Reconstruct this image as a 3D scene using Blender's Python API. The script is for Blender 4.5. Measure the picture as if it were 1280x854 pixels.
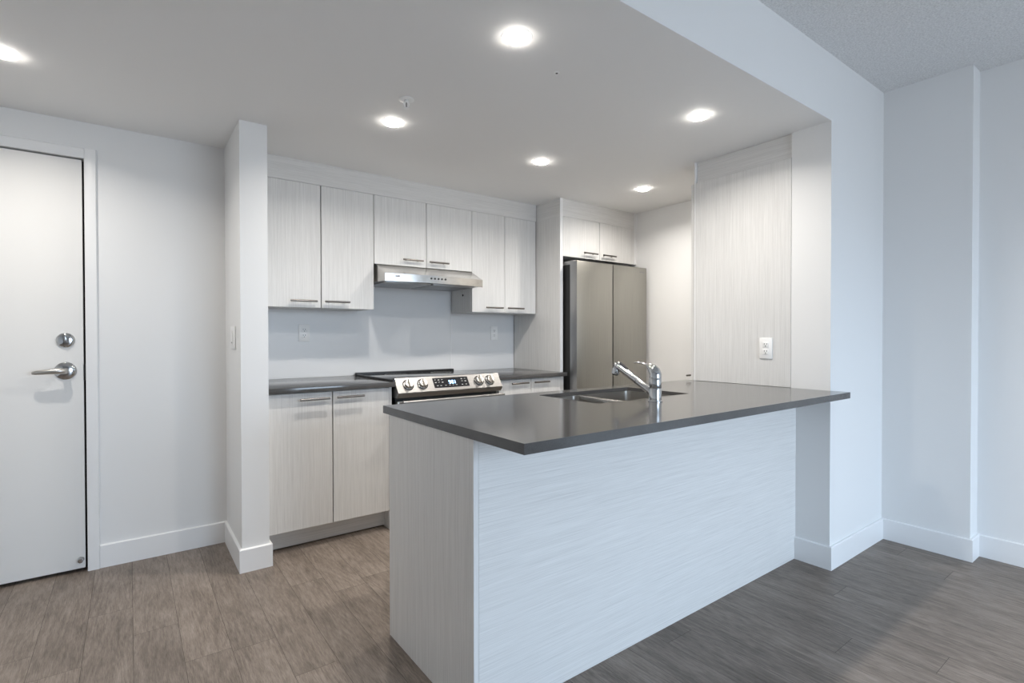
import bpy, bmesh, math, random
from mathutils import Vector, Matrix

# ------------------------------------------------------------------ scene, camera, light, exposure
for o in list(bpy.data.objects):
    bpy.data.objects.remove(o)
scene = bpy.context.scene
COL = scene.collection
vs = scene.view_settings
vs.view_transform = 'Standard'
vs.look = 'None'
vs.gamma = 1.0
vs.use_curve_mapping = False
vs.exposure = 0.2

F_PX, YAW, PITCH, ROLL, CAM_H = 646.575, 0.6371, -0.0102, -0.0015, 1.1947
cam_data = bpy.data.cameras.new('camera')
cam_data.sensor_width = 36.0
cam_data.lens = F_PX / 1280.0 * 36.0
cam_data.clip_start = 0.02
cam = bpy.data.objects.new('camera', cam_data)
COL.objects.link(cam)
fw = Vector((math.sin(YAW) * math.cos(PITCH), math.cos(YAW) * math.cos(PITCH), math.sin(PITCH)))
rt = Vector((math.cos(YAW), -math.sin(YAW), 0))
up = rt.cross(fw)
r2 = rt * math.cos(ROLL) + up * math.sin(ROLL)
u2 = -rt * math.sin(ROLL) + up * math.cos(ROLL)
cam.matrix_world = Matrix(((r2.x, u2.x, -fw.x, 0), (r2.y, u2.y, -fw.y, 0), (r2.z, u2.z, -fw.z, CAM_H), (0, 0, 0, 1)))
scene.camera = cam

SKY_STRENGTH = 9.4
GROUND_FACTOR = 0.45
SKY_COLOR = (0.65, 0.81, 1.0)
LAMP_EMISSION = 50.0
LAMP_WATTS = 7.1
LAMP_SPREAD = 152.0
LAMP_COLOR = (1.0, 0.95, 0.885)
SUN_STRENGTH = 0.7

world = bpy.data.worlds.new('daylight')
scene.world = world
world.use_nodes = True
bg = world.node_tree.nodes['Background']
bg.inputs[0].default_value = (*SKY_COLOR, 1)
bg.inputs[1].default_value = SKY_STRENGTH
wn, wl = world.node_tree.nodes, world.node_tree.links
wtc = wn.new('ShaderNodeTexCoord')
wsep = wn.new('ShaderNodeSeparateXYZ')
wl.new(wtc.outputs['Generated'], wsep.inputs[0])
wr = wn.new('ShaderNodeValToRGB')                     # the ground outside is darker than the sky
wr.color_ramp.elements[0].position, wr.color_ramp.elements[0].color = 0.47, tuple(c * GROUND_FACTOR * k for c, k in zip(SKY_COLOR, (1.08, 1.0, 0.94))) + (1,)
wr.color_ramp.elements[1].position, wr.color_ramp.elements[1].color = 0.53, (*SKY_COLOR, 1)
wmr = wn.new('ShaderNodeMapRange')
wmr.inputs[1].default_value = -1
wl.new(wsep.outputs['Z'], wmr.inputs[0])
wl.new(wmr.outputs[0], wr.inputs[0])
wl.new(wr.outputs[0], bg.inputs[0])

# the big living-room window behind the camera: a portal steers the sky light in through its opening
WIN_X0, WIN_X1, WIN_Z0, WIN_Z1, REAR_Y = 0.75, 3.05, 0.08, 2.10, -2.4
pl = bpy.data.lights.new('window_portal', 'AREA')
pl.shape = 'RECTANGLE'
pl.size, pl.size_y = WIN_X1 - WIN_X0, WIN_Z1 - WIN_Z0
pl.cycles.is_portal = True
po = bpy.data.objects.new('window_portal', pl)
COL.objects.link(po)
po.location = ((WIN_X0 + WIN_X1) / 2, REAR_Y - 0.06, (WIN_Z0 + WIN_Z1) / 2)
po.rotation_euler = (math.radians(90), 0, 0)

sun_d = bpy.data.lights.new('sun', 'SUN')
sun_d.energy = SUN_STRENGTH
sun_d.angle = math.radians(2.5)
sun_d.color = (1.0, 0.93, 0.85)
sun = bpy.data.objects.new('sun', sun_d)
COL.objects.link(sun)
sun_dir = Vector((0.25, 0.765 - REAR_Y, -WIN_Z1)).normalized()   # grazes the window head, reaches the floor at y = 0.765
sun.rotation_euler = sun_dir.to_track_quat('-Z', 'Y').to_euler()

# ------------------------------------------------------------------ materials
def new_mat(name):
    m = bpy.data.materials.new(name)
    m.use_nodes = True
    return m, m.node_tree.nodes, m.node_tree.links, m.node_tree.nodes['Principled BSDF']

def plain(name, col, rough=0.5, metal=0.0, spec=0.5):
    m, n, l, b = new_mat(name)
    b.inputs['Base Color'].default_value = (*col, 1)
    b.inputs['Roughness'].default_value = rough
    b.inputs['Metallic'].default_value = metal
    b.inputs['Specular IOR Level'].default_value = spec
    return m

def mapped_noise(n, l, src, scale_vec, scale, detail=3.0, rough=0.5):
    mp = n.new('ShaderNodeMapping')
    mp.inputs['Scale'].default_value = scale_vec
    l.new(src, mp.inputs['Vector'])
    t = n.new('ShaderNodeTexNoise')
    t.inputs['Scale'].default_value = scale
    t.inputs['Detail'].default_value = detail
    t.inputs['Roughness'].default_value = rough
    l.new(mp.outputs[0], t.inputs['Vector'])
    return t.outputs['Fac']

def ramp(n, l, fac, stops):
    r = n.new('ShaderNodeValToRGB')
    e = r.color_ramp.elements
    e[0].position, e[0].color = stops[0][0], (*stops[0][1], 1)
    e[1].position, e[1].color = stops[-1][0], (*stops[-1][1], 1)
    for p, c in stops[1:-1]:
        x = e.new(p)
        x.color = (*c, 1)
    l.new(fac, r.inputs[0])
    return r.outputs[0]

def mixf(n, l, a, b, f):
    m = n.new('ShaderNodeMix')
    m.data_type = 'FLOAT'
    m.inputs[0].default_value = f
    l.new(a, m.inputs[2])
    l.new(b, m.inputs[3])
    return m.outputs[0]

def paint(name, col, rough=0.55, bump=0.08, spec=0.35):
    m, n, l, b = new_mat(name)
    g = n.new('ShaderNodeNewGeometry').outputs['Position']
    f = mapped_noise(n, l, g, (1, 1, 1), 220.0, 2.0)
    bp = n.new('ShaderNodeBump')
    bp.inputs['Strength'].default_value = bump
    bp.inputs['Distance'].default_value = 0.001
    l.new(f, bp.inputs['Height'])
    l.new(bp.outputs[0], b.inputs['Normal'])
    b.inputs['Base Color'].default_value = (*col, 1)
    b.inputs['Roughness'].default_value = rough
    b.inputs['Specular IOR Level'].default_value = spec
    return m

def popcorn(name):
    m, n, l, b = new_mat(name)
    g = n.new('ShaderNodeNewGeometry').outputs['Position']
    f = mapped_noise(n, l, g, (1, 1, 1), 130.0, 4.0, 0.65)
    c = ramp(n, l, f, [(0.3, (0.68, 0.68, 0.68)), (0.65, (0.92, 0.92, 0.92))])
    l.new(c, b.inputs['Base Color'])
    bp = n.new('ShaderNodeBump')
    bp.inputs['Strength'].default_value = 0.9
    bp.inputs['Distance'].default_value = 0.008
    l.new(f, bp.inputs['Height'])
    l.new(bp.outputs[0], b.inputs['Normal'])
    b.inputs['Roughness'].default_value = 0.9
    b.inputs['Specular IOR Level'].default_value = 0.1
    return m

def laminate(name, horizontal=False, along_y=False):
    m, n, l, b = new_mat(name)
    g = n.new('ShaderNodeNewGeometry').outputs['Position']
    if horizontal:
        s1, s2, s3 = (3, 420, 420), (9, 800, 800), (1.2, 110, 110)
    elif along_y:
        s1, s2, s3 = (420, 3, 420), (800, 9, 800), (110, 1.2, 110)
    else:
        s1, s2, s3 = (420, 420, 3), (800, 800, 9), (110, 110, 1.2)
    a = mapped_noise(n, l, g, s1, 1.0, 3.0, 0.6)
    c = mapped_noise(n, l, g, s2, 1.0, 2.0, 0.6)
    d = mapped_noise(n, l, g, s3, 1.0, 2.0)
    f = mixf(n, l, mixf(n, l, a, c, 0.4), d, 0.16)
    colr = ramp(n, l, f, [(0.36, (0.61, 0.602, 0.588)), (0.5, (0.715, 0.707, 0.692)), (0.64, (0.795, 0.788, 0.775))])
    l.new(colr, b.inputs['Base Color'])
    bp = n.new('ShaderNodeBump')
    bp.inputs['Strength'].default_value = 0.12
    bp.inputs['Distance'].default_value = 0.001
    l.new(f, bp.inputs['Height'])
    l.new(bp.outputs[0], b.inputs['Normal'])
    b.inputs['Roughness'].default_value = 0.42
    b.inputs['Specular IOR Level'].default_value = 0.4
    return m

def quartz(name):
    m, n, l, b = new_mat(name)
    g = n.new('ShaderNodeNewGeometry').outputs['Position']
    f = mapped_noise(n, l, g, (1, 1, 1), 420.0, 3.0, 0.7)
    d = mapped_noise(n, l, g, (1, 1, 1), 6.0, 4.0)
    c = ramp(n, l, mixf(n, l, f, d, 0.35), [(0.35, (0.055, 0.053, 0.052)), (0.65, (0.095, 0.092, 0.090))])
    l.new(c, b.inputs['Base Color'])
    b.inputs['Roughness'].default_value = 0.14
    b.inputs['Specular IOR Level'].default_value = 0.7
    return m

def brushed(name, col, rough, axis):
    m, n, l, b = new_mat(name)
    g = n.new('ShaderNodeNewGeometry').outputs['Position']
    s = {'x': (3, 500, 500), 'z': (500, 500, 3)}[axis]
    f = mapped_noise(n, l, g, s, 1.0, 2.0)
    c = ramp(n, l, f, [(0.3, tuple(v * 0.9 for v in col)), (0.7, tuple(min(1, v * 1.08) for v in col))])
    l.new(c, b.inputs['Base Color'])
    mr = n.new('ShaderNodeMapRange')
    mr.inputs[3].default_value = rough * 0.85
    mr.inputs[4].default_value = rough * 1.2
    l.new(f, mr.inputs[0])
    l.new(mr.outputs[0], b.inputs['Roughness'])
    b.inputs['Metallic'].default_value = 1.0
    return m

def floor_mat(name):
    m, n, l, b = new_mat(name)
    g = n.new('ShaderNodeNewGeometry').outputs['Position']
    at = n.new('ShaderNodeAttribute')
    at.attribute_name = 'plank'
    add = n.new('ShaderNodeVectorMath')
    add.operation = 'MULTIPLY_ADD'
    l.new(at.outputs['Color'], add.inputs[0])
    add.inputs[1].default_value = (7.3, 19.1, 3.7)
    l.new(g, add.inputs[2])
    v = add.outputs[0]
    cloud = mapped_noise(n, l, v, (11, 3.2, 1), 1.0, 5.0, 0.62)
    streak = mapped_noise(n, l, v, (95, 7, 1), 1.0, 5.0, 0.7)
    pore = mapped_noise(n, l, v, (420, 26, 1), 1.0, 3.0, 0.7)
    # cathedral figure: bands of a distorted long noise
    fig = mapped_noise(n, l, v, (9, 1.3, 1), 1.0, 2.0, 0.45)
    sn = n.new('ShaderNodeMath')
    sn.operation = 'MULTIPLY'
    sn.inputs[1].default_value = 90.0
    l.new(fig, sn.inputs[0])
    si = n.new('ShaderNodeMath')
    si.operation = 'SINE'
    l.new(sn.outputs[0], si.inputs[0])
    hf = n.new('ShaderNodeMath')
    hf.operation = 'MULTIPLY_ADD'
    hf.inputs[1].default_value = 0.5
    hf.inputs[2].default_value = 0.5
    l.new(si.outputs[0], hf.inputs[0])
    f = mixf(n, l, mixf(n, l, cloud, streak, 0.5), mixf(n, l, pore, hf.outputs[0], 0.10), 0.40)
    c = ramp(n, l, f, [(0.36, (0.094, 0.074, 0.059)), (0.49, (0.202, 0.165, 0.137)), (0.63, (0.320, 0.268, 0.228))])
    hv = n.new('ShaderNodeHueSaturation')
    l.new(c, hv.inputs['Color'])
    sep = n.new('ShaderNodeSeparateColor')
    l.new(at.outputs['Color'], sep.inputs[0])
    mr = n.new('ShaderNodeMapRange')
    mr.inputs[3].default_value = 0.90
    mr.inputs[4].default_value = 1.08
    l.new(sep.outputs[2], mr.inputs[0])
    l.new(mr.outputs[0], hv.inputs['Value'])
    l.new(hv.outputs[0], b.inputs['Base Color'])
    bp = n.new('ShaderNodeBump')
    bp.inputs['Strength'].default_value = 0.15
    bp.inputs['Distance'].default_value = 0.001
    l.new(f, bp.inputs['Height'])
    l.new(bp.outputs[0], b.inputs['Normal'])
    b.inputs['Roughness'].default_value = 0.42
    b.inputs['Specular IOR Level'].default_value = 0.35
    return m

def emitter(name, col, strength):
    m, n, l, b = new_mat(name)
    b.inputs['Base Color'].default_value = (*col, 1)
    b.inputs['Emission Color'].default_value = (*col, 1)
    b.inputs['Emission Strength'].default_value = strength
    return m

M = dict(
    wall=paint('wall_paint', (0.82, 0.82, 0.815)),
    ceil=paint('ceiling_paint', (0.86, 0.855, 0.845), 0.7),
    popcorn=popcorn('popcorn_ceiling'),
    trim=paint('trim_paint', (0.86, 0.86, 0.86), 0.35, 0.02, 0.45),
    door=paint('door_paint', (0.80, 0.79, 0.77), 0.6, 0.03, 0.2),
    splash=plain('backsplash_laminate', (0.76, 0.765, 0.77), 0.34, 0, 0.4),
    lam=laminate('laminate_vertical_grain'),
    lamh=laminate('laminate_horizontal_grain', True),
    lamy=laminate('laminate_side_grain', False, True),
    quartz=quartz('dark_quartz'),
    floor=floor_mat('vinyl_planks'),
    seam=plain('plank_seam', (0.05, 0.042, 0.036), 0.8),
    fascia=brushed('range_fascia_steel', (0.27, 0.263, 0.255), 0.36, 'x'),
    steel=brushed('brushed_steel', (0.62, 0.60, 0.57), 0.26, 'x'),
    bowl=brushed('sink_steel', (0.50, 0.48, 0.45), 0.30, 'x'),
    hood=brushed('hood_steel', (0.66, 0.64, 0.61), 0.2, 'x'),
    fridge=brushed('fridge_steel', (0.40, 0.39, 0.355), 0.36, 'z'),
    fridge_edge=plain('fridge_door_edge', (0.36, 0.36, 0.36), 0.35, 0.9),
    fridge_body=plain('fridge_cabinet', (0.016, 0.016, 0.016), 0.5),
    chrome=plain('chrome', (0.55, 0.56, 0.57), 0.07, 1.0),
    satin=plain('satin_nickel', (0.55, 0.53, 0.50), 0.28, 1.0),
    pull=plain('pull_nickel', (0.20, 0.185, 0.17), 0.3, 1.0),
    black=plain('black_plastic', (0.012, 0.012, 0.012), 0.4),
    glass=plain('black_glass', (0.02, 0.02, 0.022), 0.09, 0, 0.6),
    dark=plain('gap_shade', (0.01, 0.01, 0.01), 0.8),  # near-black that stands for shade inside narrow gaps
    filter=plain('hood_filter', (0.35, 0.35, 0.35), 0.4, 0.9),
    white=plain('white_plastic', (0.90, 0.90, 0.89), 0.3),
    slot=plain('slot_dark', (0.03, 0.03, 0.03), 0.6),
    lamp=emitter('led_lens', LAMP_COLOR, LAMP_EMISSION),
    digits=emitter('display_digits', (0.35, 0.62, 1.0), 6.0),
    icon=plain('panel_icons', (0.35, 0.35, 0.34), 0.5),
    mark=plain('small_grey_mark', (0.22, 0.22, 0.22), 0.4),
)

# ------------------------------------------------------------------ mesh helpers
def BM():
    return bmesh.new()

def box(bm, x0, x1, y0, y1, z0, z1, bev=0.0, seg=2):
    t = bmesh.new()
    bmesh.ops.create_cube(t, size=1.0)
    for v in t.verts:
        v.co = Vector(((x0 + x1) / 2 + v.co.x * (x1 - x0), (y0 + y1) / 2 + v.co.y * (y1 - y0), (z0 + z1) / 2 + v.co.z * (z1 - z0)))
    if bev:
        bmesh.ops.bevel(t, geom=t.edges[:], offset=bev, segments=seg, affect='EDGES', profile=0.5)
    merge(bm, t)
    return bm

def merge(bm, t, mat=None):
    me = bpy.data.meshes.new('tmp')
    t.to_mesh(me)
    t.free()
    if mat is not None:
        me.transform(mat)
    bm.from_mesh(me)
    bpy.data.meshes.remove(me)

def prism(bm, prof, axis, a, b, bev=0.0):
    """profile of (u, v) pairs extruded along axis: x -> (y, z), y -> (x, z), z -> (x, y)"""
    t = bmesh.new()
    def P(u, v, w):
        return {'x': (w, u, v), 'y': (u, w, v), 'z': (u, v, w)}[axis]
    A = [t.verts.new(P(u, v, a)) for u, v in prof]
    B = [t.verts.new(P(u, v, b)) for u, v in prof]
    k = len(prof)
    t.faces.new(A)
    t.faces.new(B[::-1])
    for i in range(k):
        t.faces.new((A[i], B[i], B[(i + 1) % k], A[(i + 1) % k]))
    bmesh.ops.recalc_face_normals(t, faces=t.faces[:])
    if bev:
        bmesh.ops.bevel(t, geom=t.edges[:], offset=bev, segments=2, affect='EDGES', profile=0.5)
    merge(bm, t)
    return bm

def frame_of(d):
    d = d.normalized()
    a = Vector((0, 0, 1)) if abs(d.z) < 0.9 else Vector((1, 0, 0))
    s = d.cross(a).normalized()
    return s, s.cross(d).normalized()

def tube(bm, pts, radii, seg=20, flat=1.0, cap=True):
    """swept round (flat<1: squashed in its second axis) with a radius per point"""
    t = bmesh.new()
    pts = [Vector(p) for p in pts]
    if not hasattr(radii, '__len__'):
        radii = [radii] * len(pts)
    rings = []
    s = None
    for i, p in enumerate(pts):
        d = (pts[min(i + 1, len(pts) - 1)] - pts[max(i - 1, 0)])
        if s is None:
            s, q = frame_of(d)
        else:
            dn = d.normalized()
            s = (s - dn * s.dot(dn)).normalized()
            q = s.cross(dn).normalized()
        rings.append([t.verts.new(p + s * math.cos(2 * math.pi * k / seg) * radii[i] + q * math.sin(2 * math.pi * k / seg) * radii[i] * flat) for k in range(seg)])
    for i in range(len(rings) - 1):
        for k in range(seg):
            t.faces.new((rings[i][k], rings[i][(k + 1) % seg], rings[i + 1][(k + 1) % seg], rings[i + 1][k]))
    if cap:
        t.faces.new(rings[0][::-1])
        t.faces.new(rings[-1])
    bmesh.ops.recalc_face_normals(t, faces=t.faces[:])
    merge(bm, t)
    return bm

def lathe(bm, prof, origin, axis=(0, 0, 1), seg=32):
    """profile of (radius, height) turned about axis through origin"""
    t = bmesh.new()
    ax = Vector(axis).normalized()
    s, q = frame_of(ax)
    o = Vector(origin)
    rings = []
    for r, h in prof:
        if r < 1e-6:
            rings.append([t.verts.new(o + ax * h)])
        else:
            rings.append([t.verts.new(o + ax * h + (s * math.cos(2 * math.pi * k / seg) + q * math.sin(2 * math.pi * k / seg)) * r) for k in range(seg)])
    for A, B in zip(rings, rings[1:]):
        for k in range(seg):
            k2 = (k + 1) % seg
            if len(A) == 1 and len(B) == 1:
                continue
            if len(A) == 1:
                t.faces.new((A[0], B[k2], B[k]))
            elif len(B) == 1:
                t.faces.new((A[k], A[k2], B[0]))
            else:
                t.faces.new((A[k], A[k2], B[k2], B[k]))
    bmesh.ops.recalc_face_normals(t, faces=t.faces[:])
    merge(bm, t)
    return bm

ROOT = {}
def root_loc(o):
    while o.parent:
        o = o.parent
    return ROOT.get(o.name, Vector((0, 0, 0)))

def obj(name, bm, m, parent=None, sharp=35, label=None):
    me = bpy.data.meshes.new(name)
    if parent is not None:
        off = root_loc(parent)
        bmesh.ops.translate(bm, verts=bm.verts[:], vec=-off)
    bm.to_mesh(me)
    bm.free()
    me.materials.append(m)
    if sharp:
        for p in me.polygons:
            p.use_smooth = True
        me.set_sharp_from_angle(angle=math.radians(sharp))
    o = bpy.data.objects.new(name, me)
    COL.objects.link(o)
    if parent is not None:
        o.parent = parent
    if label:
        o['label'] = label
    return o

def thing(name, label, cat, loc=(0, 0, 0), group=None):
    o = bpy.data.objects.new(name, None)
    o.empty_display_size = 0.1
    COL.objects.link(o)
    o.location = loc
    ROOT[o.name] = Vector(loc)
    return tag(o, label, cat, group)

def tag(o, label, cat, group=None):
    o['label'] = label
    o['category'] = cat
    if group:
        o['group'] = group
    return o

def struct(name, bm, m, label=None, cat=None, sharp=35):
    o = obj(name, bm, m, None, sharp)
    o['kind'] = 'structure'
    if label:
        o['label'] = label
    if cat:
        o['category'] = cat
    return o

# ------------------------------------------------------------------ key planes (metres; camera above the origin, +y towards the kitchen back wall)
ZC, ZC2 = 2.2847, 2.6166             # kitchen and living-room ceilings
YB = 1.1506                          # front of bulkhead and column
Y_DOOR, Y_PART, Y_BACK = 3.4114, 2.9087, 3.667
XP0, XP1 = 0.4511, 0.5799            # partition between entry and kitchen
XC, XR, XR2, Y_STEP = 2.8668, 3.5659, 3.6982, 0.75
X_KIT = 3.640
BB, HB = 0.013, 0.119
X_LEFT = -1.5

# ------------------------------------------------------------------ floor: planks run along y
random.seed(7)
PW = 0.152
known = {-1: 2.824, 0: 2.552, 2: 2.2, -3: 2.612}      # plank joints read from the photograph
verts, faces, cols = [], [], []
gap = 0.0006
k0, k1 = int((X_LEFT - 0.1) / PW) - 1, int(3.9 / PW) + 1
for k in range(k0, k1):
    xa, xb = 0.004 + k * PW + gap, 0.004 + (k + 1) * PW - gap
    j0 = known.get(k, random.uniform(0, 1.22))
    ys = [j0 + 1.22 * q for q in range(-8, 8)]
    for ya, yb in zip(ys, ys[1:]):
        ya2, yb2 = max(ya, REAR_Y - 0.1) + gap, min(yb, 3.8) - gap
        if yb2 <= ya2:
            continue
        i = len(verts)
        verts += [(xa, ya2, 0), (xb, ya2, 0), (xb, yb2, 0), (xa, yb2, 0)]
        faces.append((i, i + 1, i + 2, i + 3))
        cols.append((random.random(), random.random(), random.random(), 1))
i = len(verts)
verts += [(k0 * PW, REAR_Y - 0.1, -0.0015), (k1 * PW, REAR_Y - 0.1, -0.0015), (k1 * PW, 3.8, -0.0015), (k0 * PW, 3.8, -0.0015)]
faces.append((i, i + 1, i + 2, i + 3))
cols.append((0, 0, 0, 1))
me = bpy.data.meshes.new('floor')
me.from_pydata(verts, [], faces)
me.materials.append(M['floor'])
me.materials.append(M['seam'])
me.polygons[len(faces) - 1].material_index = 1
ca = me.color_attributes.new('plank', 'FLOAT_COLOR', 'CORNER')
for p in me.polygons:
    for li in p.loop_indices:
        ca.data[li].color = cols[p.index]
fl = bpy.data.objects.new('floor', me)
COL.objects.link(fl)
fl['kind'] = 'structure'
fl['label'] = 'grey-brown wood-look plank floor'

# ------------------------------------------------------------------ walls and ceilings
DX0, DX1, DTOP = -1.06, -0.178, 2.098          # door opening in the entry wall
bm = BM()
box(bm, X_LEFT - 0.1, DX0, Y_DOOR, Y_DOOR + 0.1, 0, ZC)
box(bm, DX1, XP0 + 0.01, Y_DOOR, Y_DOOR + 0.1, 0, ZC)
box(bm, DX0, DX1, Y_DOOR, Y_DOOR + 0.1, DTOP, ZC)
struct('wall_entry', bm, M['wall'], 'pale grey entry wall beside the door')
struct('wall_partition', box(BM(), XP0, XP1, Y_PART, Y_BACK + 0.05, 0, ZC), M['wall'], 'narrow white wall end between entry and kitchen')
struct('wall_kitchen', box(BM(), XP1, 3.8, Y_BACK + 0.006, Y_BACK + 0.12, 0, ZC), M['wall'])
struct('wall_kitchen_right', box(BM(), X_KIT, 3.8, YB + 0.195, Y_BACK + 0.006, 0, ZC), M['wall'])
struct('wall_column', box(BM(), XC, 3.8, YB, YB + 0.195, 0, ZC), M['wall'], 'wall piece to the right of the island')
struct('wall_right', prism(BM(), [(XR, YB), (XR, Y_STEP), (XR2, Y_STEP), (XR2, REAR_Y), (3.8, REAR_Y), (3.8, YB)], 'z', 0, ZC2 + 0.01), M['wall'], 'stepped blue-grey wall at the right edge')
struct('wall_left', box(BM(), X_LEFT - 0.1, X_LEFT, REAR_Y - 0.12, Y_DOOR + 0.1, 0, ZC2), M['wall'])
bm = BM()
box(bm, X_LEFT - 0.1, WIN_X0, REAR_Y - 0.12, REAR_Y, 0, ZC2)
box(bm, WIN_X1, 3.8, REAR_Y - 0.12, REAR_Y, 0, ZC2)
box(bm, WIN_X0, WIN_X1, REAR_Y - 0.12, REAR_Y, 0, WIN_Z0)
box(bm, WIN_X0, WIN_X1, REAR_Y - 0.12, REAR_Y, WIN_Z1, ZC2)
struct('wall_rear', bm, M['wall'])
# kitchen ceiling slab with the bulkhead face at its front edge
ck = struct('ceiling_kitchen', prism(BM(), [(YB, ZC), (YB, ZC2 + 0.03), (YB + 0.12, ZC2 + 0.03), (YB + 0.12, ZC + 0.04), (3.8, ZC + 0.04), (3.8, ZC)], 'x', X_LEFT - 0.1, 3.8), M['ceil'], 'smooth lower kitchen ceiling and its bulkhead face')
struct('ceiling_living', box(BM(), X_LEFT - 0.1, 3.8, REAR_Y - 0.12, YB, ZC2, ZC2 + 0.05), M['popcorn'], 'textured living-room ceiling')
ck.data.materials.append(M['wall'])
for p in ck.data.polygons:
    if p.normal.y < -0.9:
        p.material_index = 1          # the bulkhead face is wall paint
# window frame behind the camera
bm = BM()
for x in (WIN_X0, WIN_X0 + 1.22, WIN_X1 - 0.05):
    box(bm, x, x + 0.05, REAR_Y - 0.10, REAR_Y - 0.02, WIN_Z0, WIN_Z1)
box(bm, WIN_X0, WIN_X1, REAR_Y - 0.10, REAR_Y - 0.02, WIN_Z0, WIN_Z0 + 0.05)
box(bm, WIN_X0, WIN_X1, REAR_Y - 0.10, REAR_Y - 0.02, WIN_Z1 - 0.05, WIN_Z1)
struct('window_1', bm, M['trim'])

# ------------------------------------------------------------------ baseboards
def wrap_board(name, path, label=None):
    """baseboard following a floor path of outer-face points; `path` holds (wall point, outer point) pairs"""
    t = bmesh.new()
    zs = [(0.0005, 1.0), (HB - 0.004, 1.0), (HB, 0.65), (HB, 0.0)]
    cols_ = []
    for w, o in path:
        w, o = Vector((*w, 0)), Vector((*o, 0))
        ring = []
        for z, f in zs:
            p = w.lerp(o, f)
            ring.append(t.verts.new((p.x, p.y, z)))
        cols_.append(ring)
    for a, b in zip(cols_, cols_[1:]):
        for i in range(len(zs) - 1):
            t.faces.new((a[i], b[i], b[i + 1], a[i + 1]))
    for c in (cols_[0], cols_[-1]):
        w, o = path[0] if c is cols_[0] else path[-1]
        v = t.verts.new((w[0], w[1], 0.0005))
        t.faces.new([v] + c)
    bmesh.ops.recalc_face_normals(t, faces=t.faces[:])
    bm = BM()
    merge(bm, t)
    return struct(name, bm, M['trim'], label, None, 20)

wrap_board('baseboard_entry', [((-0.128, Y_DOOR), (-0.128, Y_DOOR - BB)), ((XP0, Y_DOOR), (XP0 - BB, Y_DOOR - BB)),
                               ((XP0, Y_PART), (XP0 - BB, Y_PART - BB)), ((XP1, Y_PART), (XP1 + BB, Y_PART - BB)), ((XP1, 2.985), (XP1 + BB, 2.985))],
           'white baseboard along entry wall and round the wall end')
wrap_board('baseboard_right', [((XC, 1.3185), (XC - BB, 1.3185)), ((XC, YB), (XC - BB, YB - BB)), ((XR, YB), (XR - BB, YB - BB)),
                               ((XR, Y_STEP), (XR - BB, Y_STEP - BB)), ((XR2, Y_STEP), (XR2 - BB, Y_STEP - BB)), ((XR2, REAR_Y + 0.01), (XR2 - BB, REAR_Y + 0.01))],
           'white baseboard round the column and stepped right wall')

# ------------------------------------------------------------------ entry door
door = struct('door_1', box(BM(), -1.05, -0.1875, Y_DOOR - 0.002, Y_DOOR + 0.042, 0.018, 2.090, 0.002), M['door'],
              'plain off-white flush entry door with chrome lever')
bm = BM()
box(bm, DX0, DX1, Y_DOOR + 0.055, Y_DOOR + 0.06, 0.0, DTOP)
struct('door_gap_shade', bm, M['dark'])                       # added black sheet, stands for the shade in the gaps round the leaf
bm = BM()
prism(bm, [(-0.178, Y_DOOR - 0.014), (-0.172, Y_DOOR - 0.017), (-0.133, Y_DOOR - 0.017), (-0.128, Y_DOOR - 0.010), (-0.128, Y_DOOR), (-0.178, Y_DOOR)], 'z', 0, 2.149)
prism(bm, [(Y_DOOR - 0.014, 2.098), (Y_DOOR - 0.017, 2.104), (Y_DOOR - 0.017, 2.144), (Y_DOOR - 0.010, 2.149), (Y_DOOR, 2.149), (Y_DOOR, 2.098)], 'x', -1.11, -0.1781)
prism(bm, [(-1.06, Y_DOOR - 0.014), (-1.066, Y_DOOR - 0.017), (-1.105, Y_DOOR - 0.017), (-1.11, Y_DOOR - 0.010), (-1.11, Y_DOOR), (-1.06, Y_DOOR)], 'z', 0, 2.149)
struct('trim_1', bm, M['trim'], 'white casing round the entry door')

YD = Y_DOOR - 0.002
hx, hz = -0.257, 1.025
h = obj('door_handle', lathe(BM(), [(0.0, 0.0), (0.044, 0.0), (0.044, 0.004), (0.040, 0.008), (0.022, 0.013), (0.0, 0.014)], (hx, YD, hz), (0, -1, 0)), M['chrome'], door, label='round chrome rose with lever')
bm = BM()
tube(bm, [(hx, YD - 0.010, hz), (hx, YD - 0.030, hz), (hx, YD - 0.048, hz), (hx - 0.006, YD - 0.057, hz + 0.001), (hx - 0.02, YD - 0.060, hz + 0.002), (hx - 0.06, YD - 0.060, hz), (hx - 0.105, YD - 0.058, hz - 0.003), (hx - 0.118, YD - 0.054, hz - 0.004)],
     [0.016, 0.015, 0.0145, 0.0150, 0.0150, 0.0125, 0.0105, 0.007])
obj('lever', bm, M['satin'], h, 60)
d = obj('deadbolt', lathe(BM(), [(0, 0), (0.037, 0), (0.037, 0.004), (0.032, 0.010), (0.024, 0.013), (0, 0.013)], (hx + 0.001, YD, 1.178), (0, -1, 0)), M['chrome'], door, label='round chrome deadbolt above the lever')
obj('thumb_turn', box(BM(), hx - 0.002, hx + 0.005, YD - 0.030, YD - 0.012, 1.178 - 0.006, 1.178 + 0.026, 0.002), M['chrome'], d)
obj('door_stop', lathe(BM(), [(0, 0), (0.013, 0), (0.014, 0.004), (0.010, 0.008), (0.007, 0.018), (0.011, 0.022), (0.011, 0.028), (0, 0.030)], (-0.205, YD, 0.064), (0, -1, 0), 20), M['chrome'], door)
bm = BM()
box(bm, -0.1865, -0.1765, YD - 0.004, YD + 0.015, 0.975, 1.055, 0.001)
struct('trim_2', bm, M['black'], 'black strike plate in the door gap')

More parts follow.
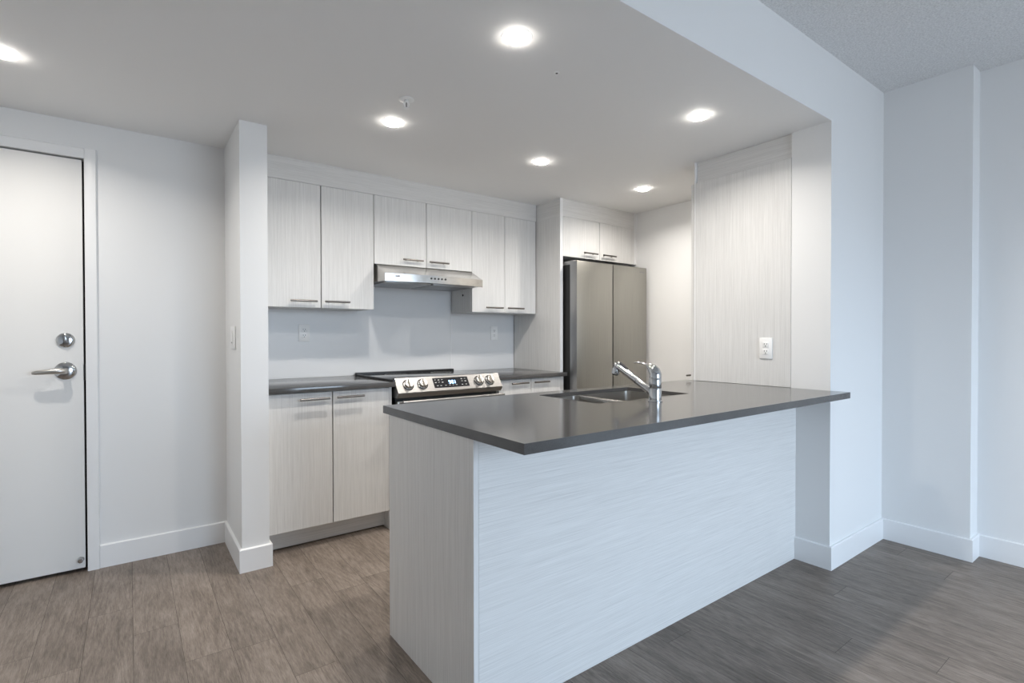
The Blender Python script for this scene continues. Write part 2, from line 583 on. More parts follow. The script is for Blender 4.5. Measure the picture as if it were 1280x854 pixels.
# ------------------------------------------------------------------ downlights
def make_downlight(loc, label):
    t = thing('ceiling_light', label, 'ceiling light', loc, 'round lights in the kitchen ceiling')
    x, y, z = loc
    obj('trim_ring', lathe(BM(), [(0.0422, -0.0002), (0.0422, -0.0010), (0.0555, -0.0010), (0.0560, -0.0002), (0.0422, -0.0002)], loc, seg=40), M['white'], t)
    obj('lens', lathe(BM(), [(0.0425, -0.001), (0.0425, -0.006), (0.037, -0.0100), (0.021, -0.0125), (0.0, -0.013)], loc, seg=40), M['lamp'], t, 80)
    ld = bpy.data.lights.new('downlight', 'AREA')
    ld.shape = 'DISK'
    ld.size = 0.075
    ld.energy = LAMP_WATTS
    ld.spread = math.radians(LAMP_SPREAD)
    ld.color = LAMP_COLOR
    lo = bpy.data.objects.new('lamp_light', ld)
    COL.objects.link(lo)
    lo.parent = t
    lo.location = (0, 0, -0.0145)
    return t

def copy_tree(src, loc, label):
    r = src.copy()
    COL.objects.link(r)
    r.location = loc
    r['label'] = label
    for ch in src.children:
        c = ch.copy()
        COL.objects.link(c)
        c.parent = r
    return r

lights = [((1.143, 1.513), 'glowing round ceiling light nearest the camera, over the left half of the island'),
          ((1.085, 2.487), 'glowing round ceiling light beside the sprinkler head'),
          ((2.075, 2.494), 'glowing round ceiling light in front of the range hood cabinets'),
          ((3.065, 2.507), 'glowing round ceiling light in front of the refrigerator, furthest right at the back'),
          ((2.276, 1.517), 'glowing round ceiling light above the sink, nearest the bulkhead corner'),
          ((-0.385, 2.763), 'glowing round ceiling light in front of the entry door')]
first = None
for (x, y), lab in lights:
    p = (x, y, ZC)
    if first is None:
        first = make_downlight(p, lab)
    else:
        copy_tree(first, p, lab)

# sprinkler head and capped hole in the ceiling
sx, sy = 1.032, 2.207
t = thing('sprinkler', 'small white fire sprinkler hanging from the kitchen ceiling', 'sprinkler', (sx, sy, ZC))
obj('escutcheon', lathe(BM(), [(0.012, -0.0003), (0.034, -0.0003), (0.035, -0.003), (0.026, -0.007), (0.012, -0.006)], (sx, sy, ZC), seg=32), M['white'], t)
bm = lathe(BM(), [(0, -0.002), (0.009, -0.002), (0.009, -0.014), (0.006, -0.016), (0.0, -0.016)], (sx, sy, ZC), seg=20)
for s in (-1, 1):
    tube(bm, [(sx + s * 0.006, sy, ZC - 0.012), (sx + s * 0.013, sy, ZC - 0.022), (sx + s * 0.010, sy, ZC - 0.034), (sx, sy, ZC - 0.042)], 0.0026, 8)
obj('frame', bm, M['white'], t)
obj('bulb', tube(BM(), [(sx, sy, ZC - 0.016), (sx, sy, ZC - 0.041)], 0.0027, 10), M['mark'], t)
obj('deflector', lathe(BM(), [(0, -0.041), (0.013, -0.042), (0.013, -0.044), (0, -0.045)], (sx, sy, ZC), seg=20), M['white'], t)
t = thing('sprinkler_cover', 'tiny round cover with a dark centre on the kitchen ceiling', 'cover', (1.430, 1.618, ZC))
obj('rim', lathe(BM(), [(0.006, -0.0003), (0.012, -0.0003), (0.012, -0.002), (0.006, -0.003)], (1.430, 1.618, ZC), seg=20), M['white'], t)
obj('centre', lathe(BM(), [(0, -0.0003), (0.006, -0.0003), (0.005, -0.003), (0, -0.0035)], (1.430, 1.618, ZC), seg=16), M['slot'], t)

# ------------------------------------------------------------------ cabinet parts
def pull(parent, xa, xb, y, z):
    """bar pull on two posts, standing 32 mm off a door whose face is at y"""
    yb = y - 0.032
    bm = tube(BM(), [(xa, yb, z), (xb, yb, z)], 0.0065, 12)
    L = xb - xa
    for f in (0.2, 0.8):
        tube(bm, [(xa + L * f, y + 0.0005, z), (xa + L * f, yb, z)], 0.0045, 10)
    return obj('pull', bm, M['pull'], parent)

def door_leaf(parent, xa, xb, za, zb, yf, pl=None, pz=None, name='door', m='lam', th=0.019):
    d = obj(name, box(BM(), xa, xb, yf, yf + th, za, zb, 0.0012, 1), M[m], parent)
    if pl:
        pull(d, pl[0], pl[1], yf, pz)
    return d

YU = 3.347
YUB = YU + 0.021
# left wall cabinet
t = thing('wall_cabinet', 'tall-doored pale laminate wall cabinet next to the wall end, left of the hood', 'cabinet', (XP1, YUB, 1.375), 'upper wall cabinets')
obj('body', box(BM(), XP1 + 0.002, 1.322, YUB, 3.66, 1.377, 2.148), M['lam'], t)
door_leaf(t, XP1 + 0.003, 0.9745, 1.375, 2.146, YU, (0.788, 0.946), 1.416)
door_leaf(t, 0.9805, 1.3225, 1.375, 2.146, YU, (0.994, 1.151), 1.416)
# cabinet over the hood
t = thing('wall_cabinet', 'short pale laminate wall cabinet directly above the range hood', 'cabinet', (1.325, YUB, 1.685), 'upper wall cabinets')
obj('body', box(BM(), 1.326, 2.098, YUB, 3.66, 1.687, 2.148), M['lam'], t)
door_leaf(t, 1.327, 1.714, 1.685, 2.146, YU, (1.525, 1.677), 1.7275)
door_leaf(t, 1.718, 2.0985, 1.685, 2.146, YU, (1.727, 1.883), 1.7255)
# right wall cabinet
t = thing('wall_cabinet', 'narrow-doored pale laminate wall cabinet between the hood and the refrigerator panel', 'cabinet', (2.10, YUB, 1.38), 'upper wall cabinets')
obj('body', box(BM(), 2.100, 2.722, YUB, 3.66, 1.382, 2.148), M['lam'], t)
door_leaf(t, 2.1005, 2.4055, 1.38, 2.146, YU, (2.212, 2.370), 1.417)
door_leaf(t, 2.4085, 2.722, 1.38, 2.146, YU, (2.417, 2.577), 1.418)
obj('screw_cap', tube(BM(), [(2.1002, 3.48, 1.515), (2.096, 3.48, 1.515)], 0.008, 12), M['slot'], t)
# valance up to the ceiling
tag(obj('valance_board', box(BM(), XP1 + 0.001, 2.731, YU + 0.003, YU + 0.022, 2.1482, ZC), M['lamh']), 'long horizontal-grain filler board between wall cabinets and ceiling', 'filler board')

# tall panel left of the refrigerator
YT = 3.054
t = thing('refrigerator_side_panel', 'tall pale laminate panel standing left of the refrigerator', 'panel', (2.732, YT, 0))
obj('panel', box(BM(), 2.732, 2.7595, YT + 0.002, 3.66, 0, 2.138), M['lam'], t)
obj('top_filler', box(BM(), 2.7345, 2.7595, YT + 0.002, 3.66, 2.138, ZC), M['lamy'], t)
obj('front_edging', box(BM(), 2.732, 2.7605, YT - 0.001, YT + 0.002, 0.0, ZC), M['trim'], t)
# cabinet over the refrigerator
t = thing('wall_cabinet', 'short pale laminate cabinet above the refrigerator', 'cabinet', (2.762, YT, 1.83))
obj('body', box(BM(), 2.7615, 3.612, YT + 0.021, 3.66, 1.832, 2.145), M['lam'], t)
door_leaf(t, 2.763, 3.1735, 1.83, 2.143, YT, (2.968, 3.124), 1.872)
door_leaf(t, 3.1775, 3.6105, 1.83, 2.143, YT, (3.171 + 0.02, 3.331 + 0.015), 1.872)
obj('filler', box(BM(), 2.7615, 3.612, YT + 0.003, YT + 0.021, 2.1452, ZC), M['lamh'], t)
obj('side_filler', box(BM(), 3.6125, X_KIT, YT + 0.001, YT + 0.02, 1.83, ZC), M['trim'], t)

# ------------------------------------------------------------------ base cabinets on the back wall
YF = 3.012
t = thing('base_cabinet', 'two-door pale laminate base cabinet left of the range', 'cabinet', (0.6, YF, 0))
bm = box(BM(), XP1 + 0.003, 1.286, YF + 0.021, 3.66, 0.119, 0.882)
obj('body', bm, M['lam'], t)
obj('end_panel', box(BM(), 1.287, 1.304, YF + 0.004, 3.66, 0.0, 0.882), M['lam'], t)
obj('toe_kick', box(BM(), XP1 + 0.003, 1.286, 3.0933, 3.11, 0.008, 0.119), M['lamh'], t)
door_leaf(t, XP1 + 0.008, 0.938, 0.119, 0.878, YF, (0.754, 0.918), 0.8435)
door_leaf(t, 0.944, 1.285, 0.119, 0.878, YF, (0.959, 1.119), 0.845)
t = thing('base_cabinet', 'pale laminate base cabinet right of the range', 'cabinet', (2.11, YF, 0))
obj('body', box(BM(), 2.110, 2.722, YF + 0.021, 3.66, 0.119, 0.882), M['lam'], t)
obj('toe_kick', box(BM(), 2.110, 2.722, 3.0933, 3.11, 0.0, 0.119), M['lamh'], t)
for (xa, xb, pa, pb) in ((2.112, 2.404, 2.208, 2.361), (2.408, 2.700, 2.399 + 0.02, 2.562)):
    door_leaf(t, xa, xb, 0.738, 0.876, YF, (pa, pb), 0.852, 'drawer')
    door_leaf(t, xa, xb, 0.119, 0.734, YF, (pa, pb), 0.70)
obj('end_strip', box(BM(), 2.7035, 2.7315, YF + 0.003, YF + 0.022, 0.0, 0.8825), M['lam'], t)

YCT = 2.9824
tag(obj('countertop', box(BM(), XP1 + 0.001, 1.318, YCT, Y_BACK - 0.003, 0.884, 0.914, 0.0015), M['quartz']), 'dark grey stone countertop left of the range', 'countertop', 'back wall countertops')
bm = box(BM(), 2.100, 2.7315, YCT, Y_BACK - 0.003, 0.884, 0.914, 0.0015)
box(bm, 2.7312, 2.742, YCT, YT - 0.0015, 0.884, 0.914, 0.0015)
tag(obj('countertop', bm, M['quartz']), 'dark grey stone countertop right of the range', 'countertop', 'back wall countertops')

# backsplash sheets
for xa, xb, za, zb, lab in ((XP1 + 0.001, 1.3238, 0.9142, 1.3765, 'glossy white backsplash sheet left of the range'),
                            (1.3240, 2.0965, 0.9142, 1.6865, 'glossy white backsplash sheet behind the range, under the hood'),
                            (2.1005, 2.7315, 0.9142, 1.3815, 'glossy white backsplash sheet between range and refrigerator panel')):
    sheet = tag(obj('backsplash', box(BM(), xa, xb, Y_BACK, Y_BACK + 0.0045, za, zb), M['splash']), lab, 'backsplash')
    if abs(xb - 2.0965) < 1e-6:
        obj('edge_trim', box(BM(), 2.0965, 2.1005, Y_BACK - 0.0025, Y_BACK + 0.004, 0.9142, 1.3795), M['trim'], sheet)

# ------------------------------------------------------------------ range
RX0, RX1 = 1.327, 2.093
t = thing('range', 'stainless slide-in electric range with front control panel', 'stove', (RX0, 3.0, 0))
obj('body', box(BM(), RX0, RX1, 3.02, 3.64, 0.03, 0.905), M['black'], t)
bm = box(BM(), RX0 - 0.022, RX1 + 0.01, 3.002, 3.655, 0.915, 0.923, 0.002)
ct = obj('cooktop', bm, M['glass'], t, label='smooth black glass cooktop')
bm = box(BM(), RX0 - 0.024, RX1 + 0.006, 3.622, 3.662, 0.9152, 0.934, 0.003)
box(bm, RX0 - 0.024, RX0 - 0.016, 3.0, 3.622, 0.9152, 0.927, 0.002)
obj('back_trim', bm, M['black'], t)
for bx, by, br in ((RX0 + 0.2, 3.18, 0.11), (RX1 - 0.2, 3.18, 0.10), (RX0 + 0.2, 3.46, 0.075), (RX1 - 0.2, 3.46, 0.075)):
    obj('burner_mark', lathe(BM(), [(br - 0.002, 0.9231), (br, 0.92335), (br + 0.002, 0.9231)], (bx, by, 0), seg=48), M['icon'], t)
# control panel: slanted fascia
P0, P1, P2, P3 = (3.008, 0.934), (2.950, 0.846), (2.953, 0.832), (2.974, 0.812)
bm = prism(BM(), [(3.03, 0.936), P0, P1, P2, P3, (3.03, 0.812)], 'x', RX0 - 0.008, RX1 + 0.006)
cp = obj('control_panel', bm, M['fascia'], t)
nrm = Vector((0, P1[1] - P0[1], -(P1[0] - P0[0])))
nrm = Vector((0, -(P0[1] - P1[1]), (P0[0] - P1[0]))).normalized()       # outward: towards the room and up
dn = Vector((0, P1[0] - P0[0], P1[1] - P0[1])).normalized()
def on_panel(x, s, lift=0.0):
    return Vector((x, P0[0], P0[1])) + dn * s + nrm * lift
def panel_quad(bm, xa, xb, sa, sb, lift):
    q = [on_panel(xa, sa, lift), on_panel(xb, sa, lift), on_panel(xb, sb, lift), on_panel(xa, sb, lift)]
    base = [p - nrm * (lift + 0.001) for p in q]
    tt = bmesh.new()
    A = [tt.verts.new(p) for p in q]
    B = [tt.verts.new(p) for p in base]
    tt.faces.new(A)
    for i in range(4):
        tt.faces.new((A[i], B[i], B[(i + 1) % 4], A[(i + 1) % 4]))
    bmesh.ops.recalc_face_normals(tt, faces=tt.faces[:])
    merge(bm, tt)
bm = BM()
panel_quad(bm, 1.575, 1.838, 0.014, 0.086, 0.0012)
dp = obj('display', bm, M['glass'], t, label='black glass touch display')
# soft-key icons on the display
keys = [(x, q, 0.006 if (i + j) % 2 else 0.003) for i, x in enumerate((1.592, 1.617, 1.642, 1.790, 1.815)) for j, q in enumerate((0.026, 0.044))]
keys += [(x, 0.069, 0.004) for x in (1.600, 1.625, 1.660, 1.690, 1.715, 1.740, 1.785, 1.815)]
for x, q, hh in keys:
    bm = BM()
    panel_quad(bm, x - 0.006, x + 0.006, q, q + hh, 0.0016)
    obj('touch_key', bm, M['icon'], dp)
# seven-segment digits: 9:01
SEG = {'9': 'abcdfg', '0': 'abcdef', '1': 'bc'}
bm = BM()
def digit(ch, x):
    w, hh, th = 0.011, 0.024, 0.003
    s0 = 0.036
    for g in SEG[ch]:
        if g == 'a': r = (x, x + w, s0, s0 + th)
        if g == 'g': r = (x, x + w, s0 + hh / 2 - th / 2, s0 + hh / 2 + th / 2)
        if g == 'd': r = (x, x + w, s0 + hh - th, s0 + hh)
        if g == 'f': r = (x, x + th, s0, s0 + hh / 2)
        if g == 'e': r = (x, x + th, s0 + hh / 2, s0 + hh)
        if g == 'b': r = (x + w - th, x + w, s0, s0 + hh / 2)
        if g == 'c': r = (x + w - th, x + w, s0 + hh / 2, s0 + hh)
        panel_quad(bm, *r, 0.0017)
digit('9', 1.690)
for s in (0.042, 0.052):
    panel_quad(bm, 1.7045, 1.7075, s, s + 0.003, 0.0017)
digit('0', 1.711)
digit('1', 1.726)
obj('clock_digits', bm, M['digits'], dp, label='blue-white clock digits')
for kx in (1.398, 1.497, 1.922, 2.011):
    c = on_panel(kx, 0.052)
    k = obj('knob', lathe(BM(), [(0, 0), (0.031, 0), (0.031, 0.004), (0.0285, 0.005), (0.027, 0.020), (0.0245, 0.023), (0, 0.023)], c, nrm, 32), M['steel'], t)
    g = bmesh.new()
    bmesh.ops.create_cube(g, size=1.0)
    up_p = -dn
    xx = Vector((1, 0, 0))
    for v in g.verts:
        v.co = c + xx * v.co.x * 0.011 * (1.0 if v.co.z < 0 else 0.75) + up_p * v.co.y * 0.052 + nrm * (0.030 + v.co.z * 0.016)
    bmesh.ops.bevel(g, geom=g.edges[:], offset=0.0015, segments=2, affect='EDGES')
    b2 = BM()
    merge(b2, g)
    obj('grip', b2, M['steel'], k)
    obj('shadow_skirt', lathe(BM(), [(0.0312, 0.0002), (0.037, 0.0002), (0.036, 0.003), (0.0312, 0.005)], c, nrm, 32), M['black'], k)  # black ring, widened to draw the shadow outline round the knob
obj('oven_door', box(BM(), RX0, RX1, 2.972, 3.019, 0.20, 0.792, 0.003), M['steel'], t)
bm = tube(BM(), [(RX0 + 0.006, 2.915, 0.790), (RX1 - 0.006, 2.915, 0.790)], 0.0125, 18)
for x in (RX0 + 0.035, RX1 - 0.035):
    box(bm, x - 0.014, x + 0.014, 2.912, 2.974, 0.768, 0.788, 0.003)
obj('oven_handle', bm, M['fascia'], t)
obj('drawer', box(BM(), RX0, RX1, 2.976, 3.019, 0.06, 0.195, 0.003), M['steel'], t)
obj('oven_window', box(BM(), RX0 + 0.12, RX1 - 0.12, 2.9705, 2.974, 0.32, 0.66, 0.001), M['glass'], t)

# ------------------------------------------------------------------ range hood
HX0, HX1, HZ0, HZ1 = 1.337, 2.094, 1.555, 1.6835
t = thing('range_hood', 'stainless under-cabinet range hood above the range', 'range hood', (HX0, 3.2, HZ0))
def bow(x):
    u = (x - (HX0 + HX1) / 2) / ((HX1 - HX0) / 2)
    return 0.035 * max(0.0, 1 - u * u)
bm = BM()
tt = bmesh.new()
N = 24
rows = []
for i in range(N + 1):
    x = HX0 + (HX1 - HX0) * i / N
    b_ = bow(x)
    rows.append([tt.verts.new(p) for p in ((x, 3.655, HZ1), (x, 3.350, HZ1), (x, 3.200 - b_ * 0.9, 1.612), (x, 3.190 - b_, 1.608), (x, 3.190 - b_, HZ0 + 0.002), (x, 3.194 - b_, HZ0), (x, 3.215 - b_, HZ0 + 0.004), (x, 3.655, HZ0 + 0.012))])
for a, b in zip(rows, rows[1:]):
    for i in range(8):
        tt.faces.new((a[i], b[i], b[(i + 1) % 8], a[(i + 1) % 8]))
tt.faces.new(rows[0])
tt.faces.new(rows[-1][::-1])
bmesh.ops.recalc_face_normals(tt, faces=tt.faces[:])
merge(bm, tt)
obj('canopy', bm, M['hood'], t)
for xa, xb in ((HX0 + 0.03, HX0 + 0.37), (HX1 - 0.37, HX1 - 0.03)):
    obj('filter', box(BM(), xa, xb, 3.26, 3.62, HZ0 - 0.001, HZ0 + 0.012, 0.002), M['filter'], t)
for i in range(5):
    x = 1.655 + i * 0.027
    obj('button', lathe(BM(), [(0, 0), (0.007, 0), (0.0065, 0.003), (0, 0.0035)], (x, 3.1905 - bow(x), 1.588), (0, -1, 0), 14), M['slot'], t)
obj('badge', box(BM(), 1.405, 1.445, 3.1885 - bow(1.425), 3.192 - bow(1.405), 1.586, 1.595, 0.0005), M['mark'], t, label='small dark maker badge')

# ------------------------------------------------------------------ refrigerator
FX0, FX1, FXG = 2.768, 3.590, 3.170
t = thing('refrigerator', 'stainless french-door refrigerator in its alcove', 'refrigerator', (FX0, 2.9, 0))
obj('cabinet', box(BM(), FX0 + 0.012, FX1 - 0.01, 2.990, 3.63, 0.02, 1.755), M['fridge_body'], t)
for nm, xa, xb in (('door', FX0, FXG - 0.0055), ('door', FXG + 0.0055, FX1)):
    d = obj(nm, box(BM(), xa, xb, 2.9, 2.902 + 0.003, 0.66, 1.778, 0.001), M['fridge'], t)
    obj('door_side', box(BM(), xa + 0.0005, xb - 0.0005, 2.9045, 2.980, 0.661, 1.777, 0.003), M['fridge_edge'], d)
obj('fridge_gap_shade', box(BM(), FXG - 0.0057, FXG + 0.0057, 2.909, 2.989, 0.66, 1.76), M['dark'], t)  # black filler set close to the front, paints the gap's shade
obj('freezer_drawer', box(BM(), FX0, FX1, 2.9, 2.980, 0.05, 0.652, 0.003), M['fridge'], t)
for x in (FX0 + 0.012, FX1 - 0.092):
    obj('hinge_cover', box(BM(), x, x + 0.08, 2.955, 3.10, 1.7555, 1.786, 0.006), M['fridge_edge'], t)
obj('badge', box(BM(), 3.50, 3.56, 2.8988, 2.9005, 1.735, 1.744, 0.0003), M['fridge_edge'], t, label='faint maker badge')

# ------------------------------------------------------------------ pantry cabinet right of the island
t = thing('pantry_cabinet', 'tall pale laminate cabinet side above the island counter, with an outlet', 'cabinet', (XC, 1.347, 0))
obj('body', box(BM(), XC + 0.02, X_KIT - 0.004, 1.3475, 1.930, 0.0, 2.15), M['lam'], t)
obj('side_panel', box(BM(), XC, XC + 0.019, 1.3475, 1.932, 0.915, 2.153, 0.0008, 1), M['lam'], t)
obj('top_filler', box(BM(), XC + 0.016, XC + 0.034, 1.3475, 1.931, 2.1532, ZC - 0.001), M['lamy'], t)
obj('corner_filler', box(BM(), XC, XC + 0.05, 1.9325, 1.942, 0.915, ZC - 0.001), M['trim'], t)
d = obj('door', box(BM(), XC + 0.004, X_KIT - 0.02, 1.947, 1.966, 0.916, 2.15, 0.001, 1), M['lam'], t)
bm = tube(BM(), [(XC + 0.006, 1.998, 0.941), (XC + 0.16, 1.998, 0.941)], 0.006, 12)
for x in (XC + 0.04, XC + 0.13):
    tube(bm, [(x, 1.966, 0.941), (x, 1.998, 0.941)], 0.0045, 10)
obj('pull', bm, M['pull'], d)

# ------------------------------------------------------------------ island
YFP, XE0, YE1 = 1.319, 0.8303, 1.9466
t = thing('kitchen_island', 'pale laminate island cabinet under the dark overhanging counter', 'island', (XE0, YFP, 0))
obj('end_panel', box(BM(), XE0, XE0 + 0.019, YFP - 0.0005, YE1, 0.001, 0.896, 0.0008, 1), M['lam'], t, label='end panel with vertical grain')
obj('front_panel', box(BM(), XE0 + 0.0195, XC - 0.0005, YFP, YFP + 0.018, 0.001, 0.896), M['lamh'], t, label='long front panel with horizontal grain')
obj('toe_kick', box(BM(), XE0 + 0.02, XC - 0.002, 1.87, 1.885, 0.001, 0.10), M['lamh'], t)
xs = [XE0 + 0.021 + (XC - 0.004 - XE0 - 0.021) * i / 4 for i in range(5)]
for i in range(4):
    d = obj('door', box(BM(), xs[i] + 0.002, xs[i + 1] - 0.002, 1.928, 1.946, 0.105, 0.878, 0.001, 1), M['lam'], t)
    c = (xs[i] + xs[i + 1]) / 2
    bm = tube(BM(), [(c - 0.08, 1.978, 0.84), (c + 0.08, 1.978, 0.84)], 0.0058, 10)
    for x in (c - 0.05, c + 0.05):
        tube(bm, [(x, 1.946, 0.84), (x, 1.978, 0.84)], 0.0045, 8)
    obj('pull', bm, M['pull'], d)

# counter with the sink cut-out
ZT, ZB = 0.914, 0.8965
SX0, SX1, SY0, SY1 = 1.562, 2.196, 1.510, 1.903
def round_rect(x0, x1, y0, y1, r, n=6):
    pts = []
    for cx, cy, a0 in ((x1 - r, y1 - r, 0), (x0 + r, y1 - r, 90), (x0 + r, y0 + r, 180), (x1 - r, y0 + r, 270)):
        for i in range(n + 1):
            a = math.radians(a0 + 90 * i / n)
            pts.append((cx + r * math.cos(a), cy + r * math.sin(a)))
    return pts
outer = [(0.8264, 1.0632), (2.8763, 1.0632), (2.8763, YB - 0.001), (XC - 0.0005, YB - 0.001), (XC - 0.0005, 1.9977), (0.8264, 1.9977)]
inner = round_rect(SX0, SX1, SY0, SY1, 0.012)
tt = bmesh.new()
loops = []
for z in (ZT, ZB):
    ed = []
    lo = []
    for ring in (outer, inner):
        vsx = [tt.verts.new((x, y, z)) for x, y in ring]
        lo.append(vsx)
        ed += [tt.edges.new((vsx[i], vsx[(i + 1) % len(vsx)])) for i in range(len(vsx))]
    bmesh.ops.triangle_fill(tt, use_beauty=True, edges=ed)
    loops.append(lo)
for r in range(2):
    A, B = loops[0][r], loops[1][r]
    for i in range(len(A)):
        j = (i + 1) % len(A)
        tt.faces.new((A[i], A[j], B[j], B[i]))
bmesh.ops.recalc_face_normals(tt, faces=tt.faces[:])
bm = BM()
merge(bm, tt)
# mitred drop edge along the front and the open end
box(bm, 0.8264, 2.8763, 1.0632, 1.0832, 0.884, ZB)
box(bm, 0.8264, 0.8298, 1.0832, 1.9977, 0.884, ZB)
box(bm, 0.8298, XC - 0.0005, 1.9777, 1.9977, 0.884, ZB)
box(bm, 2.8563, 2.8763, 1.0832, YB - 0.001, 0.884, ZB)
tag(obj('countertop', bm, M['quartz'], None, 20), 'large dark grey stone countertop of the island with the sink cut-out', 'countertop')

# sink
t = thing('kitchen_sink', 'stainless double-bowl undermount sink in the island', 'sink', (SX0, SY0, 0.884))
def bowl(x0, x1, y0, y1, ztop, zbot, r, th=0.0015):
    tt = bmesh.new()
    levels = [(0, ztop, r), (0.002, ztop - 0.06, r), (0.004, zbot + 0.03, r), (0.012, zbot + 0.008, r), (0.03, zbot, r)]
    rings = []
    for ins, z, rr in levels:
        rings.append([tt.verts.new((x, y, z)) for x, y in round_rect(x0 + ins, x1 - ins, y0 + ins, y1 - ins, max(rr - ins * 0.5, 0.01))])
    for a, b in zip(rings, rings[1:]):
        for i in range(len(a)):
            j = (i + 1) % len(a)
            tt.faces.new((a[i], a[j], b[j], b[i]))
    tt.faces.new(rings[-1])
    bmesh.ops.recalc_face_normals(tt, faces=tt.faces[:])
    for f in tt.faces:
        f.normal_flip()
    bm = BM()
    merge(bm, tt)
    return bm
DV = 1.815
ZR = 0.896
for x0, x1, zt in ((SX0 + 0.006, DV - 0.012, ZR), (DV + 0.012, SX1 - 0.006, ZR)):
    b_ = obj('bowl', bowl(x0, x1, SY0 + 0.006, SY1 - 0.006, zt, 0.69, 0.03), M['bowl'], t, 50)
    cx, cy = (x0 + x1) / 2, (SY0 + SY1) / 2
    obj('drain', lathe(BM(), [(0, 0.0005), (0.02, 0.0005), (0.042, 0.003), (0.044, 0.0005)], (cx, cy, 0.69), seg=28), M['chrome'], b_)
# rim flange and divider
bm = BM()
box(bm, DV - 0.0125, DV + 0.0125, SY0 + 0.004, SY1 - 0.004, 0.845, ZR + 0.001, 0.004, 3)
obj('divider', bm, M['steel'], t)
bm = BM()
box(bm, SX0 - 0.02, SX0 + 0.0065, SY0 - 0.02, SY1 + 0.02, 0.894, ZR)
box(bm, SX1 - 0.0065, SX1 + 0.02, SY0 - 0.02, SY1 + 0.02, 0.894, ZR)
box(bm, SX0, SX1, SY0 - 0.02, SY0 + 0.0065, 0.894, ZR)
box(bm, SX0, SX1, SY1 - 0.0065, SY1 + 0.02, 0.894, ZR)
obj('rim', bm, M['bowl'], t)

# faucet
TX, TY = 1.808, 1.413
t = thing('faucet', 'chrome single-lever kitchen faucet beside the island sink', 'faucet', (TX, TY, ZT))
obj('base_ring', lathe(BM(), [(0, 0), (0.030, 0), (0.030, 0.004), (0.0275, 0.007), (0, 0.007)], (TX, TY, ZT)), M['chrome'], t)
bm = lathe(BM(), [(0, 0.006), (0.0265, 0.006), (0.0262, 0.056), (0.0255, 0.0575), (0.0255, 0.0585), (0.0262, 0.060), (0.0262, 0.100), (0.025, 0.102), (0, 0.102)], (TX, TY, ZT))
bd = obj('body', bm, M['chrome'], t)
# lever cap: dome leaning towards the sink with the blade growing out of it
bm = tube(BM(), [(TX, TY, ZT + 0.1025), (TX, TY + 0.000, ZT + 0.115), (TX, TY + 0.006, ZT + 0.130), (TX, TY + 0.018, ZT + 0.142), (TX, TY + 0.034, ZT + 0.150)], [0.0262, 0.0265, 0.0255, 0.021, 0.013], 28)
tube(bm, [(TX, TY + 0.020, ZT + 0.146), (TX, TY + 0.045, ZT + 0.1555), (TX, TY + 0.072, ZT + 0.162), (TX, TY + 0.096, ZT + 0.164), (TX, TY + 0.112, ZT + 0.162)], [0.014, 0.011, 0.009, 0.0085, 0.006], 18, 0.5)
obj('lever', bm, M['chrome'], t, 50)
S0, S1 = Vector((TX - 0.002, TY + 0.012, 0.948)), Vector((TX - 0.018, TY + 0.205, 1.066))
sd = (S1 - S0)
bm = tube(BM(), [S0, S0 + sd * 0.12, S0 + sd * 0.40], [0.0165, 0.0160, 0.0150], 24)
sp = obj('spout', bm, M['chrome'], t, 50)
obj('joint_ring', tube(BM(), [S0 + sd * 0.40, S0 + sd * 0.412], 0.0142, 24), M['black'], sp)
down = Vector((-0.02, 0.25, -0.95)).normalized()
tip = S0 + sd * 0.97
bm = tube(BM(), [S0 + sd * 0.412, S0 + sd * 0.6, S0 + sd * 0.85, S0 + sd * 0.97, S0 + sd * 1.0 + Vector((0, 0.004, -0.001)), S0 + sd * 1.02 + Vector((0, 0.003, -0.006))], [0.0150, 0.0155, 0.0165, 0.0165, 0.012, 0.004], 24)
tube(bm, [tip, tip + down * 0.012, tip + down * 0.022, tip + down * 0.040, tip + down * 0.042], [0.012, 0.0155, 0.0180, 0.0185, 0.016], 24)
sh = obj('spray_head', bm, M['chrome'], t, 50)
obj('nozzle', tube(BM(), [tip + down * 0.0415, tip + down * 0.047], [0.0145, 0.013], 20), M['slot'], sh)
obj('spray_button', tube(BM(), [S0 + sd * 0.72 + Vector((0, -0.008, 0.0135)), S0 + sd * 0.92 + Vector((0, -0.008, 0.0138))], [0.006, 0.007], 12), M['slot'], sh)

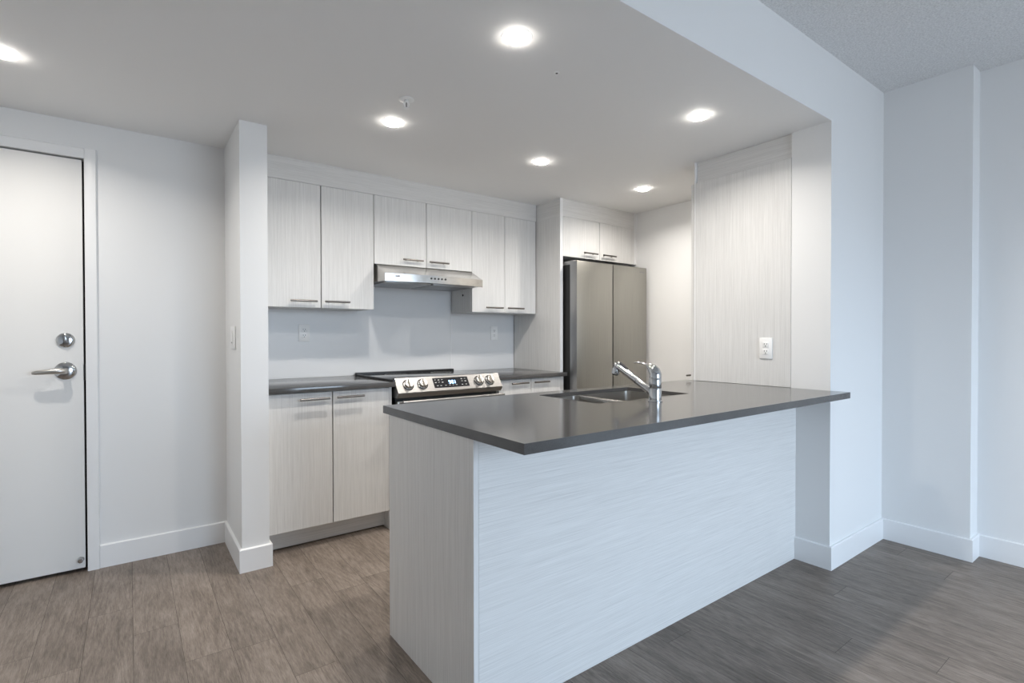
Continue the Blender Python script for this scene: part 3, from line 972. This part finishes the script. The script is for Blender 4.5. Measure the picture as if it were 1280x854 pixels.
# ------------------------------------------------------------------ outlets and switch
def outlet(name, label, c, face):
    """duplex outlet plate; face '-y' on a back wall or '-x' on a side panel, c on the wall surface"""
    t = thing(name, label, 'outlet', c)
    def P(u0, u1, d0, d1, w0, w1, bev=0.0):
        if face == '-y':
            return box(BM(), c[0] + u0, c[0] + u1, c[1] - d1, c[1] - d0, c[2] + w0, c[2] + w1, bev)
        return box(BM(), c[0] - d1, c[0] - d0, c[1] - u1, c[1] - u0, c[2] + w0, c[2] + w1, bev)
    pl_ = obj('plate', P(-0.036, 0.036, 0.0002, 0.006, -0.058, 0.058, 0.002), M['white'], t)
    for s in (1, -1):
        z = s * 0.0195
        rc = obj('receptacle', P(-0.0168, 0.0168, 0.0055, 0.0078, z - 0.0150, z + 0.0150, 0.0008), M['white'], t)
        for u in (-0.0065, 0.0065):
            obj('slot', P(u - 0.0015, u + 0.0015, 0.0075, 0.0081, z + 0.0005, z + 0.0085), M['slot'], rc)
        if face == '-y':
            o_, ax = (c[0], c[1] - 0.0075, c[2] + z - 0.0068), (0, -1, 0)
        else:
            o_, ax = (c[0] - 0.0075, c[1], c[2] + z - 0.0068), (-1, 0, 0)
        obj('ground_hole', lathe(BM(), [(0, 0), (0.0029, 0), (0.0029, 0.0006), (0, 0.0006)], o_, ax, 12), M['slot'], rc)
    return t
outlet('outlet', 'white double outlet on the backsplash left of the range', (0.955, Y_BACK, 1.219), '-y')
outlet('outlet', 'white double outlet on the backsplash right of the range', (2.520, Y_BACK, 1.221), '-y')
outlet('outlet', 'white double outlet on the tall cabinet side above the island counter', (XC, 1.4815, 1.125), '-x')
t = thing('light_switch', 'white rocker switch plate on the entry side of the wall end', 'switch', (XP0, 3.12, 1.19))
obj('plate', box(BM(), XP0 - 0.007, XP0 - 0.0002, 3.05, 3.18, 1.130, 1.250, 0.002), M['white'], t)
obj('rocker', box(BM(), XP0 - 0.011, XP0 - 0.0065, 3.095, 3.135, 1.155, 1.225, 0.0015), M['white'], t)
obj('slider', box(BM(), XP0 - 0.012, XP0 - 0.0105, 3.100, 3.130, 1.160, 1.166, 0.0005), M['mark'], t)
